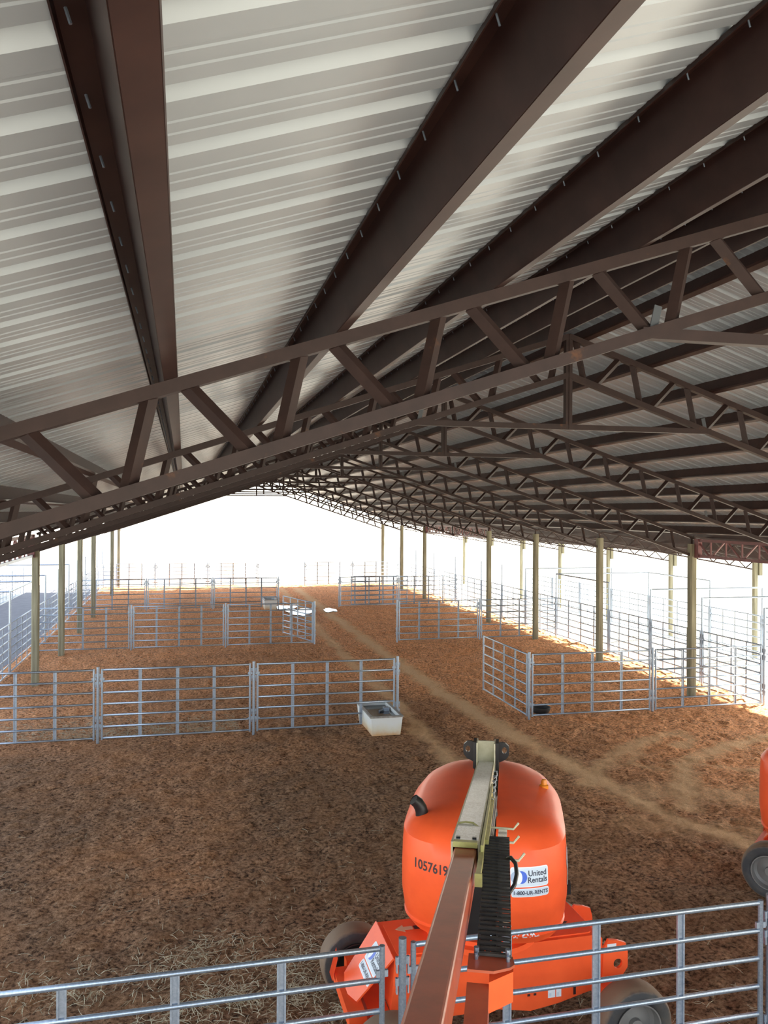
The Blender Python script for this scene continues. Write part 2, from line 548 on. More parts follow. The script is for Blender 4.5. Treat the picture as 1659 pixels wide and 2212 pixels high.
me_king = MB().box((-.042, -.03, 5.80), (.042, .045, 6.95)).box((-.006, -.042, 5.80), (.006, -.03, 6.95)).mesh('king_post', 'steel')
webs = []
for s in (-1, 1):
    for k in range(11):
        x = .11 + .773 * k                           # distance from the ridge of the panel point
        xa, xb = x, x + .11                          # near-vertical strut
        if xb < 8.4:
            webs.append(('strut', vee((s * xa, 0, 6.972 - SLOPE * xa - .03), (s * xb, 0, 6.972 - SLOPE * xb - .50), .062).mesh('strut', 'steel')))
        xa, xb = x + .773 - .165, x + .773 - .515    # diagonal: foot towards the ridge
        if xa < 8.4:
            webs.append(('diagonal', vee((s * xa, 0, 6.972 - SLOPE * xa - .03), (s * xb, 0, 6.972 - SLOPE * xb - .50), .062).mesh('diagonal', 'steel')))
me_end = {s: MB().box((s * 8.42 - .03, -.03, 6.972 - SLOPE * 8.42 - .52), (s * 8.42 + .03, .03, 6.972 - SLOPE * 8.42 - .02)).mesh('end_plate', 'steel') for s in (-1, 1)}
def clip_mesh(xr):
    z = 6.972 - SLOPE * abs(xr) - .474
    s = 1 if xr > 0 else -1
    return MB().bar((xr, -.01, z - .01), (xr - s * .03, -.01, z + .12), .05, .008, up=(0, 1, 0)).mesh('clip', 'stub')
clips = [clip_mesh(x) for x in (-1.9, 1.9, 5.4)]
def make_truss(y, label):
    t = thing('roof_truss', label, 'truss', (RX, y, 0), 0, 'roof trusses')
    for s in (-1, 1):
        link('top_chord', me_top[s], t)
        link('bottom_chord', me_bot[s], t)
        link('end_plate', me_end[s], t)
    link('collar_tie', me_tie, t)
    link('king_post', me_king, t)
    for n_, me in webs:
        link(n_, me, t)
    for c in clips:
        link('clip', c, t)
for k, y in enumerate(TY):
    lab = 'brown steel roof truss, %s one in from the camera' % ORD[k]
    if k == 0: lab = 'brown steel roof truss nearest the camera, crossing the whole picture below the big purlins'
    if k == 10: lab = 'brown steel roof truss at the far open gable end'
    make_truss(y, lab)

# lean-to trusses
def lean_truss_parts():
    L = []
    xa, xb = XR + .12, XO
    L.append(('bottom_chord', MB().bar((xa, 0, lean_bot(xa)), (xb, 0, lean_bot(xb)), .05, .045).mesh('bottom_chord', 'steel')))
    L.append(('top_chord', MB().bar((xa, 0, lean_bot(xa) + LT - .02), (xb + .3, 0, lean_bot(xb + .3) + LT - .02), .05, .05).mesh('top_chord', 'steel')))
    n = 9
    st = (xb - xa) / n
    for k in range(n):
        x0, x1, x2 = xa + k * st, xa + (k + .55) * st, xa + (k + 1) * st
        L.append(('diagonal', MB().bar((x0, 0, lean_bot(x0) + LT - .03), (x1, 0, lean_bot(x1)), .03, .03).mesh('diagonal', 'steel')))
        L.append(('diagonal', MB().bar((x1, 0, lean_bot(x1)), (x2, 0, lean_bot(x2) + LT - .03), .03, .03).mesh('diagonal', 'steel')))
    return L
ltp = lean_truss_parts()
for k in range(3, 11):
    t = thing('lean_to_truss', 'light steel lean-to truss outside the %s bay line of posts' % ORD[k], 'truss', (0, TY[k] + .11, 0), 0, 'lean-to trusses')
    for n_, me in ltp:
        link(n_, me, t)

# ------------------------------------------------------------------ timber posts and header girders
def post_mesh(name, h, w):
    mb = MB()
    c = w * .16
    a = w / 2
    mb.prism([(-a + c, -a), (a - c, -a), (a, -a + c), (a, a - c), (a - c, a), (-a + c, a), (-a, a - c), (-a, -a + c)], lambda x, y, z: (x, y, z), h)
    return mb.mesh(name, 'wood')
pm = post_mesh('timber_post', 3.98 + .25, .19)
pmo = post_mesh('timber_post', 3.22 + .25, .15)
def place_post(x, y, me, lab, grp):
    tag(link('timber_post', me, None, (x, y, -.25)), lab, 'post', grp)
place_post(XL, TY[2], pm, 'weathered timber post of the left row, outside the picture beside the third truss', 'left row of posts')
for n_, k in enumerate((4, 5, 6, 7, 9, 10)):
    place_post(XL, TY[k], pm, 'greenish timber post at the left eave, %s' % ('nearest of the left row' if n_ == 0 else ORD[n_] + ' back along the left row'), 'left row of posts')
place_post(XR, TY[1], pm, 'weathered timber post at the near end of the right girder', 'right row of posts')
for n_, k in enumerate((3, 4, 5, 6, 8, 9, 10)):
    place_post(XR, TY[k], pm, 'weathered timber post of the right inner row, %s' % ('nearest, standing behind the right pen fence' if n_ == 0 else ORD[n_] + ' back'), 'right row of posts')
for n_, k in enumerate((4, 5, 6, 7, 8, 9, 10)):
    o = tag(link('timber_post', pmo, None, (XO, TY[k], -.25)), 'pale timber post of the outer lean-to row, %s back' % ORD[n_], 'post', 'outer lean-to posts')
    link('corbel', MB().box((.08, -.12, 2.95), (.2, .12, 3.45)).mesh('corbel', 'wood'), o)

def girder(x, ya, yb, lab, z0=3.63, low='header'):
    g = thing('header_girder', lab, 'girder', (x, ya, 0), 0, 'header girders')
    L = yb - ya
    z1 = 4.11
    link('top_chord', MB().box((-.035, 0, z1 - .07), (.035, L, z1)).mesh('top_chord', 'header'), g)
    link('bottom_chord', MB().box((-.035, 0, z0), (.035, L, z0 + .07)).mesh('bottom_chord', low), g)
    for yy in (0, L - .16):
        link('end_plate', MB().box((-.06, yy, z0 - .01), (.06, yy + .16, z1 + .01)).mesh('end_plate', 'header'), g)
    n = 16
    st = L / n
    for k in range(n):
        y0, y1 = k * st, (k + 1) * st
        a, b = (z1 - .05, z0 + .05) if k % 2 == 0 else (z0 + .05, z1 - .05)
        link('diagonal', MB().bar((0, y0 + .06, a), (0, y1 - .06, b), .035, .035, up=(1, 0, 0)).mesh('diagonal', 'header'), g)
        if k:
            link('strut', MB().box((-.018, y0 - .018, z0 + .05), (.018, y0 + .018, z1 - .05)).mesh('strut', 'header'), g)
girder(XR + .06, TY[1] + .1, TY[3] - .1, 'red steel lattice girder running from the nearest right post towards the camera')
girder(XR + .06, TY[6] + .1, TY[8] - .1, 'red steel lattice girder far back between two right posts, over a missing post')
girder(XL - .06, TY[2] + .1, TY[4] - .1, 'steel lattice girder with pale bottom pipe at the left eave', 3.50, 'galv_flat')
girder(XL - .06, TY[7] + .1, TY[9] - .1, 'steel lattice girder far back at the left eave')

# ------------------------------------------------------------------ livestock panels
PL, PHT = 3.04, 1.49
RAILS = [.055 + k * (1.468 - .055) / 6 for k in range(7)]
STAYS = (.76, 1.52, 2.28)
def rail_me(x0, x1, z, r=.021):
    return MB().tube([(x0, 0, z), (x1, 0, z)], r, 8).mesh('rail', 'galv')
me_rails = [rail_me(.02, PL - .02, z) for z in RAILS]
for me in me_rails: me.polygons.foreach_set('use_smooth', [True] * len(me.polygons))
me_short = [rail_me(.02, STAYS[2] + .02, z) for z in RAILS[:2]]
me_endp = MB().tube([(0, 0, .02), (0, 0, PHT)], .022, 10).mesh('end_post', 'galv')
me_stay = MB().extr([(-.033, -.008), (.033, -.008), (.033, .012), (.020, .012), (.020, -.002), (-.020, -.002), (-.020, .012), (-.033, .012)], (0, 0, .05), (0, 0, PHT - .03), up=(0, -1, 0)).mesh('stay', 'galv_flat')
me_hinge = MB().box((-.045, -.012, -.025), (.045, .012, .025)).mesh('hinge_lug', 'galv_flat')
def panel(x, y, rotz, label, group, length=PL, notch=False, name='livestock_panel', tilt=0, detail=True):
    p = thing(name, label, 'panel' if name == 'livestock_panel' else 'gate', (x, y, 0), rotz, group)
    p.scale = (length / PL, 1, 1)
    if tilt:
        p.rotation_euler = (tilt, 0, rotz)
    for k, me in enumerate(me_rails):
        if notch and k < 2:
            me = me_short[k]
        link('top_rail' if k == 6 else 'rail', me, p)
    for xx in (0, PL):
        link('end_post', me_endp, p, (xx, 0, 0))
    for s in STAYS:
        link('stay', me_stay, p, (s, 0, 0))
    if detail:
        for xx in (0, PL):
            for z in (.30, 1.28):
                link('hinge_lug', me_hinge, p, (xx, 0, z))
    return p
me_post = {h: MB().tube([(0, 0, -.2), (0, 0, h)], .031, 12).mesh('fence_post', 'galv') for h in (1.53, 2.42)}
me_bracket = MB().box((-.055, -.008, -.03), (.055, .008, .03)).box((-.05, -.014, -.09), (-.04, .014, .03)).box((.04, -.014, -.09), (.05, .014, .03)).mesh('bracket', 'galv_flat')
def fpost(x, y, rotz, label, group, h=1.53):
    p = tag(link('fence_post', me_post[h], None, (x, y, 0), rotz), label, 'post', group)
    for z in (.32, .48, 1.20, 1.36):
        link('bracket', me_bracket, p, (0, 0, z))
    return p

H90 = math.pi / 2
GP = .08
# the row across the foreground
G = 'front fence between camera and lift'
panel(-1.565, 6.11, 0, 'galvanized six-gap panel at the bottom left, ahead of the lift', G)
panel(1.72, 6.11, 0, 'galvanized panel crossing in front of the orange lift chassis', G, 3.06)
fpost(1.635, 6.11, 0, 'round galvanized post between the two foreground panels, left of the boom', G)
fpost(4.87, 6.11, 0, 'round galvanized post at the right end of the foreground fence', G)
# three pens on the left of the drive
def left_row(y, xs, where, notch):
    g = 'left cross fence %s' % where
    names = ['outermost', 'middle', 'innermost']
    for k in range(3):
        panel(xs[k] + GP, y, 0, '%s of three galvanized panels in the left cross fence %s' % (names[k], where), g, xs[k + 1] - xs[k] - 2 * GP, notch and k == 2)
    for k in range(1, 4):
        fpost(xs[k], y, 0, '%s galvanized post of the left cross fence %s' % (['outer', 'middle', 'inner end'][k - 1], where), g)
left_row(18.12, (-4.9, -1.71, 1.49, 4.70), 'nearest beyond the lift', True)
left_row(29.9, (-4.9, -1.74, 1.46, 4.63), 'second from the lift', False)
left_row(41.7, (-4.9, -1.73, 1.41, 4.63), 'third and farthest from the lift', True)
panel(4.60, 29.98, math.atan2(2.61, -.80), 'galvanized gate swung open beside the puddle', 'open gates', 2.72, name='pen_gate')
# pens on the right of the drive
def right_row(y, xs, where):
    g = 'right cross fence %s' % where
    for k in range(2):
        panel(xs[k] + GP, y, 0, '%s panel of the right cross fence %s' % (['inner galvanized', 'outer galvanized'][k], where), g, xs[k + 1] - xs[k] - 2 * GP)
    for k in range(2):
        fpost(xs[k], y, 0, '%s post of the right cross fence %s' % (['corner galvanized', 'middle galvanized'][k], where), g)
right_row(18.02, (7.84, 11.05, 14.15), 'nearest beyond the lift')
right_row(29.8, (7.70, 10.93, 14.15), 'second from the lift')
right_row(41.4, (7.66, 10.75, 14.0), 'third and farthest')
panel(7.82, 18.10, H90, 'galvanized gate standing open along the drive at the nearest right pen', 'open gates', 2.90, name='pen_gate')
panel(8.36, 41.78, .0, 'loose galvanized panel leaning behind the farthest right cross fence', 'open gates', 2.95, tilt=.05)
# far end fence
for k, (a, b) in enumerate(((-4.9, -1.70), (-1.70, 1.50), (1.50, 4.70), (7.72, 10.9), (10.9, 14.1))):
    panel(a + GP, 54.1, 0, 'faint galvanized panel of the far end fence, %s from the left' % ORD[k], 'far end fence', b - a - 2 * GP)
for k, x in enumerate((-1.70, 1.50, 4.70, 7.72, 10.9)):
    fpost(x, 54.1, 0, 'faint galvanized post of the far end fence, %s from the left' % ORD[k], 'far end fence')
# boundary fences along both sides with tall alley hoops
def boundary(x, ys, side, tall, g, where):
    for k in range(len(ys) - 1):
        panel(x, ys[k] + GP, H90, 'galvanized panel of the %s boundary fence, %s from the camera' % (where, ORD[k]), g, ys[k + 1] - ys[k] - 2 * GP)
    for k, y in enumerate(ys):
        h = 2.42 if tall else 1.53
        fpost(x, y, H90, '%sgalvanized post of the %s boundary fence, %s from the camera' % ('tall ' if tall else '', where, ORD[k]), g, h)
LY = [22.2, 26.05, 29.75, 32.4, 35.6, 38.8, 41.7, 45.0, 48.0, 51.0, 54.1]
RY = [18.02, 20.6, 23.25, 25.85, 30.0, 33.0, 35.7, 38.4, 42.4, 46.3, 50.2, 54.1]
boundary(-4.9, LY, -1, True, 'left boundary fence', 'left')
boundary(14.17, RY, 1, True, 'right boundary fence', 'right')
def outer(x, ys, g, where):
    for k in range(len(ys) - 1):
        panel(x, ys[k] + GP, H90, 'pale panel of the %s fence, %s from the camera' % (where, ORD[k]), g, ys[k + 1] - ys[k] - 2 * GP, detail=False)
    for k, y in enumerate(ys):
        fpost(x, y, H90, 'pale post of the %s fence, %s from the camera' % (where, ORD[k]), g, 2.42 if k < 5 else 1.53)
outer(18.2, [20.6, 23.25, 26.0, 30.0, 33.0, 36.0, 39.0, 42.4], 'outer right alley fence', 'outer right alley')
outer(-9.0, [32.4, 35.6, 38.8, 42.0, 45.2, 48.4, 51.6], 'outer left alley fence', 'outer left alley')
def hoop(p, q, label, g):
    tag(link('top_bar', MB().tube([p, q], .026, 8).mesh('top_bar', 'galv')), label, 'bar', g)
for k, y in enumerate((26.05, 29.75, 32.4, 38.8)):
    hoop((-4.9, y, 2.40), (-9.0, y, 2.40), 'overhead pipe across the left alley, %s from the camera' % ORD[k], 'left alley hoops')
hoop((-4.9, 26.05, 2.40), (-4.9, 29.75, 2.40), 'overhead pipe along the left boundary fence behind the nearest left post', 'left alley hoops')
for k, y in enumerate((18.02, 20.6, 23.25, 30.0, 33.0)):
    hoop((14.17, y, 2.40), (18.2, y, 2.40), 'overhead pipe across the right alley, %s from the camera' % ORD[k], 'right alley hoops')
hoop((14.17, 25.85, 2.40), (14.17, 30.0, 2.40), 'overhead pipe along the right boundary fence', 'right alley hoops')
hoop((18.2, 26.0, 2.40), (18.2, 30.0, 2.40), 'overhead pipe along the outer right alley fence', 'right alley hoops')

# ------------------------------------------------------------------ water troughs, feed pan, puddles
def trough(x, y, rotz, w, l, h, label):
    t = thing('water_trough', label, 'trough', (x, y, -.02), rotz, 'water troughs')
    mb = MB()
    b, o, th = .88, 1.0, .05
    def ring(sx, z):
        return [(-w / 2 * sx, -l / 2 * (.5 + sx / 2), z), (w / 2 * sx, -l / 2 * (.5 + sx / 2), z), (w / 2 * sx, l / 2 * (.5 + sx / 2), z), (-w / 2 * sx, l / 2 * (.5 + sx / 2), z)]
    v = ring(b, 0) + ring(o, h) + ring(o - 2 * th / w, h) + ring(b + .02, h * .35)
    f = [(3, 2, 1, 0), (12, 13, 14, 15)]
    for i in range(3):
        f += [(4 * i + k, 4 * i + (k + 1) % 4, 4 * i + 4 + (k + 1) % 4, 4 * i + 4 + k) for k in range(4)]
    mb.add(v, f)
    link('basin', mb.mesh('basin', 'trough'), t)
    r = MB()
    for a, c in (((-w / 2 - .012, -l / 2 - .012), (w / 2 + .012, -l / 2 + .045)), ((-w / 2 - .012, l / 2 - .045), (w / 2 + .012, l / 2 + .012)),
                 ((-w / 2 - .012, -l / 2 + .045), (-w / 2 + .045, l / 2 - .045)), ((w / 2 - .045, -l / 2 + .045), (w / 2 + .012, l / 2 - .045))):
        r.box((a[0], a[1], h - .02), (c[0], c[1], h + .015))
    link('rim', r.mesh('rim', 'trough_rim'), t)
    iw, il = w / 2 * .86, l / 2 * .93
    link('water', MB().box((-iw, -il, h * .36), (iw, il, h * .80)).mesh('water', 'dark_water'), t)
    vb = MB().box((iw - .16, il * .15, h * .8), (iw - .04, il * .35, h * .97)).tube([(iw - .1, il * .25, h * .9), (iw - .28, il * .1, h * .84)], .022, 8)
    link('float_valve', vb.mesh('float_valve', 'galv_flat'), t)
    return t
trough(4.25, 18.02, 0, .70, 1.5, .41, 'pale concrete water trough at the end of the nearest left cross fence')
trough(4.14, 41.2, 0, .62, 1.2, .50, 'small white water trough at the far left cross fence by the puddles')
fp = MB().lathe([(.0, .0), (.17, .0), (.22, .12), (.235, .12), (.235, .10), (.19, -.005), (0, -.005)], lambda x, y, z: (x, y, z), 24)
tag(link('feed_pan', fp.mesh('feed_pan', 'pan', 40), None, (8.35, 18.5, .0)), 'small black rubber feed pan inside the nearest right pen corner', 'pan')
def puddle(cx, cy, pts, label):
    n = 40
    vs, c = [], []
    for k in range(n):
        a = 2 * math.pi * k / n
        r = 1 + .25 * math.sin(2 * a + 1) + .18 * math.sin(3 * a + pts[2]) + .10 * math.sin(7 * a)
        vs.append((pts[0] * r * math.cos(a), pts[1] * r * math.sin(a), 0))
    mb = MB().add(vs + [(x, y, -.05) for x, y, z in vs], [tuple(range(n)), tuple(range(2 * n - 1, n - 1, -1))] + [(i, n + i, n + (i + 1) % n, (i + 1) % n) for i in range(n)])
    tag(link('puddle', mb.mesh('puddle', 'water'), None, (cx, cy, .002)), label, 'puddle', 'puddles')
puddle(5.45, 39.6, (.55, 1.5, .4), 'bright puddle behind the open gate, left of the wheel track')
puddle(4.95, 41.6, (.45, .9, 1.7), 'bright puddle running up to the far small trough')
puddle(6.95, 40.0, (.26, .9, 2.9), 'small bright puddle on the wheel track')

# ------------------------------------------------------------------ straw
rng = random.Random(7)
def straw():
    vs, fs = [], []
    def blade(x, y, L, w):
        a = rng.uniform(0, 6.283)
        dx, dy = math.cos(a), math.sin(a)
        nx, ny = -dy, dx
        bend = rng.uniform(-.16, .16) * L
        lift = rng.uniform(.002, .035)
        z0 = rng.uniform(-.012, .02)
        o = len(vs)
        for i in range(4):
            t = i / 3
            b = bend * (t - .5) ** 2 * 2
            px, py = x + dx * L * (t - .5) + nx * b, y + dy * L * (t - .5) + ny * b
            z = z0 + lift * math.sin(t * 3.14) + (rng.uniform(0, .02) if i in (0, 3) else 0)
            vs.append((px - nx * w, py - ny * w, z))
            vs.append((px + nx * w, py + ny * w, z + .0015))
        for i in range(3):
            fs.append((o + 2 * i, o + 2 * i + 1, o + 2 * i + 3, o + 2 * i + 2))
    clumps = [(rng.uniform(-3.2, 2.2), rng.uniform(5.6, 9.2), rng.uniform(.15, .55)) for _ in range(46)]
    clumps += [(rng.uniform(-.2, 2.6), rng.uniform(7.6, 9.3), rng.uniform(.2, .5)) for _ in range(16)]
    for cx, cy, r in clumps:
        for _ in range(int(240 * r)):
            blade(rng.gauss(cx, r * .6), rng.gauss(cy, r * .45), rng.uniform(.05, .20), rng.uniform(.0014, .0028))
    for _ in range(2600):
        y = 5.3 + abs(rng.gauss(0, 1)) * 3.0
        blade(rng.uniform(-4.5, 4.6), y, rng.uniform(.04, .17), rng.uniform(.0015, .0026))
    for _ in range(900):
        blade(rng.uniform(3.9, 9), 5.2 + abs(rng.gauss(0, 1)) * 1.2, rng.uniform(.05, .2), rng.uniform(.0015, .0026))
    for _ in range(2400):
        blade(rng.uniform(-4.6, 1.2), 18.3 + abs(rng.gauss(0, .9)), rng.uniform(.06, .22), rng.uniform(.002, .0035))
    me = bpy.data.meshes.new('straw')
    me.from_pydata(vs, [], fs)
    me.materials.append(M['straw'])
    tag(link('straw', me), 'scattered dried straw lying over the dirt floor', 'straw', kind='stuff')
straw()

# ------------------------------------------------------------------ text and decals
def text_polys(body, size, bold=0.0):
    cu_ = bpy.data.curves.new('lettering', 'FONT')
    cu_.body = body
    cu_.size = size
    cu_.offset = bold
    cu_.align_x = 'CENTER'
    cu_.align_y = 'CENTER'
    cu_.resolution_u = 3
    o = bpy.data.objects.new('lettering', cu_)
    COL.objects.link(o)
    dg = bpy.context.evaluated_depsgraph_get()
    me = bpy.data.meshes.new_from_object(o.evaluated_get(dg))
    vs = [(v.co.x, v.co.y) for v in me.vertices]
    fs = [tuple(p.vertices) for p in me.polygons]
    bpy.data.objects.remove(o)
    bpy.data.curves.remove(cu_)
    bpy.data.meshes.remove(me)
    return vs, fs
def rrect(w, h, r, cx=0, cy=0, n=4):
    pts = []
    for sx_, sy_, a0 in ((1, 1, 0), (-1, 1, 90), (-1, -1, 180), (1, -1, 270)):
        for k in range(n + 1):
            a = math.radians(a0 + 90 * k / n)
            pts.append((cx + sx_ * (w / 2 - r) + r * math.cos(a), cy + sy_ * (h / 2 - r) + r * math.sin(a)))
    return pts
def disc(r, cx=0, cy=0, n=28, a0=0, a1=360):
    return [(cx + r * math.cos(math.radians(a0 + (a1 - a0) * k / n)), cy + r * math.sin(math.radians(a0 + (a1 - a0) * k / n))) for k in range(n)]

def fine(poly, step=.03):
    """fan of small quads so that a polygon can follow a curved surface"""
    out = []
    for i in range(len(poly)):
        (x0, y0), (x1, y1) = poly[i], poly[(i + 1) % len(poly)]
        n = max(1, int(math.hypot(x1 - x0, y1 - y0) / step))
        out += [(x0 + (x1 - x0) * k / n, y0 + (y1 - y0) * k / n) for k in range(n)]
    cx, cy = sum(p[0] for p in out) / len(out), sum(p[1] for p in out) / len(out)
    rings = 6
    vs = [(cx, cy)]
    for r in range(1, rings + 1):
        vs += [(cx + (x - cx) * r / rings, cy + (y - cy) * r / rings) for x, y in out]
    n = len(out)
    fs = [(0, 1 + k, 1 + (k + 1) % n) for k in range(n)]
    for r in range(rings - 1):
        fs += [(1 + r * n + k, 1 + (r + 1) * n + k, 1 + (r + 1) * n + (k + 1) % n, 1 + r * n + (k + 1) % n) for k in range(n)]
    return vs, fs
def stick(mb, vf, place, off, bvh=None, ndir=None, mi=0, max_d=.6):
    """put flat shapes on a surface: place(a, b) -> point, pushed along -ndir on to the bvh"""
    vs, fs = vf
    pts = []
    for a, b in vs:
        p = Vector(place(a, b))
        if bvh is not None:
            hit = bvh.ray_cast(p + ndir * .3, -ndir, max_d)
            if hit[0] is not None:
                p = hit[0]
        pts.append(p + ndir * off)
    mb.add(pts, fs, mi)
def rental_decal(place, bvh, ndir, k=1.0, off=.003):
    """white hire sign: crescent disc, two lines of lettering, telephone line"""
    mb = MB()
    s = lambda poly: [(a * k, b * k) for a, b in poly]
    tx = lambda body, size, cx, cy, bold: (lambda vf: ([((a + cx) * k, (b + cy) * k) for a, b in vf[0]], vf[1]))(text_polys(body, size, bold))
    st = lambda vf, o, mi: stick(mb, vf, place, off + o, bvh, ndir, mi)
    st(fine(s(rrect(.355, .165, .02, 0, .045))), 0, 0)
    st(fine(s(rrect(.355, .075, .02, .005, -.085))), 0, 0)
    st(fine(s(rrect(.340, .150, .015, 0, .045))), .0012, 1)
    st(fine(s(rrect(.340, .062, .015, .005, -.085))), .0012, 1)
    st(fine(s(disc(.050, -.128, .045))), .0024, 8)
    st(fine(s(disc(.052, -.082, .045))), .0032, 2)
    st(fine([(-.108 * k + .034 * k * math.cos(t), .045 * k + .052 * k * math.sin(t)) for t in [math.pi * j / 14 for j in range(28)]]), .0040, 0)
    st(tx('United', .066, .070, .073, .0012), .0026, 4)
    st(tx('Rentals', .066, .070, .018, .0012), .0026, 4)
    st(tx('1-800-UR-RENTS', .046, .005, -.085, .0010), .0026, 4)
    return mb
DEC = ['decal_white', 'decal_grey', 'decal_blue', 'decal_blue', 'decal_navy', 'decal_black', 'decal_tan', 'decal_purple', 'decal_steel']

# ------------------------------------------------------------------ boom lift
TR, TW = .34, .27
tyre_me = MB().lathe([(.20, -TW / 2 + .03), (.225, -TW / 2 + .01), (.27, -TW / 2), (.315, -TW / 2 + .015), (.333, -TW / 2 + .045), (.34, -.05), (.34, .05), (.333, TW / 2 - .045), (.315, TW / 2 - .015), (.27, TW / 2), (.225, TW / 2 - .01), (.20, TW / 2 - .03)],
                     lambda x, y, a: (x, a, y), 48).mesh('tyre', 'rubber', 40)
rim_me = MB().lathe([(.205, -TW / 2 + .025), (.212, -TW / 2 + .005), (.200, -TW / 2 + .005), (.19, -.05), (.16, -.03), (.06, -.05), (.055, -.09), (0, -.09)], lambda x, y, a: (x, a, y), 40).mesh('rim', 'rim', 40)
rim_in = MB().lathe([(.205, TW / 2 - .025), (.212, TW / 2 - .005), (.198, TW / 2 - .005), (.19, .03), (0, .03)], lambda x, y, a: (x, a, y), 40).mesh('rim_back', 'rim_dark', 40)

def hood_bm():
    """rounded turntable cover in boom axes: a = sideways (v), b = along (u, away from the basket)"""
    lv = [(.97, .09, .19), (1.07, .02, .11), (1.085, .035, .125), (1.11, .025, .10), (1.30, .0, .04), (1.50, .0, .0), (1.70, .006, .02), (1.84, .016, .055), (1.925, .085, .125), (1.965, .16, .21), (2.005, .32, .36), (2.03, .50, .55)]
    N = 22
    bm = bmesh.new()
    rings = []
    for z, si, fi in lv:
        a = .765 - si
        bf, bb = .73 - fi, 1.30 - si * .6
        pts = []
        for k in range(N + 1):                     # front arc from +v to -v
            t = math.pi * k / N
            c, s = math.cos(t), math.sin(t)
            pts.append((.02 + a * math.copysign(abs(c) ** (2 / 2.9), c), .13 - bf * abs(s) ** (2 / 2.9), z))
        for k in range(N + 1):                     # back arc from -v to +v
            t = math.pi * k / N
            c, s = -math.cos(t), math.sin(t)
            pts.append((.02 + a * math.copysign(abs(c) ** (2 / 2.9), c), .48 + bb * abs(s) ** (2 / 2.9), z))
        rings.append([bm.verts.new(p) for p in pts])
    n = len(rings[0])
    for r0, r1 in zip(rings[:-1], rings[1:]):
        for k in range(n):
            bm.faces.new((r0[k], r0[(k + 1) % n], r1[(k + 1) % n], r1[k]))
    bm.faces.new(rings[-1])
    bm.faces.new(list(reversed(rings[0])))
    bmesh.ops.recalc_face_normals(bm, faces=bm.faces)
    return bm

def half_hood(name, vmin, vmax):
    bm = hood_bm()
    for co, no in (((vmin, 0, 0), (-1, 0, 0)), ((vmax, 0, 0), (1, 0, 0))):
        g = bm.verts[:] + bm.edges[:] + bm.faces[:]
        r = bmesh.ops.bisect_plane(bm, geom=g, plane_co=co, plane_no=no, clear_outer=True)
        e = [x for x in r['geom_cut'] if isinstance(x, bmesh.types.BMEdge)]
        if e:
            bmesh.ops.holes_fill(bm, edges=e)
    bmesh.ops.recalc_face_normals(bm, faces=bm.faces)
    me = bpy.data.meshes.new(name)
    bm.to_mesh(me)
    bm.free()
    me.materials.append(M['orange'])
    me.polygons.foreach_set('use_smooth', [True] * len(me.polygons))
    me.set_sharp_from_angle(angle=math.radians(28))
    return me

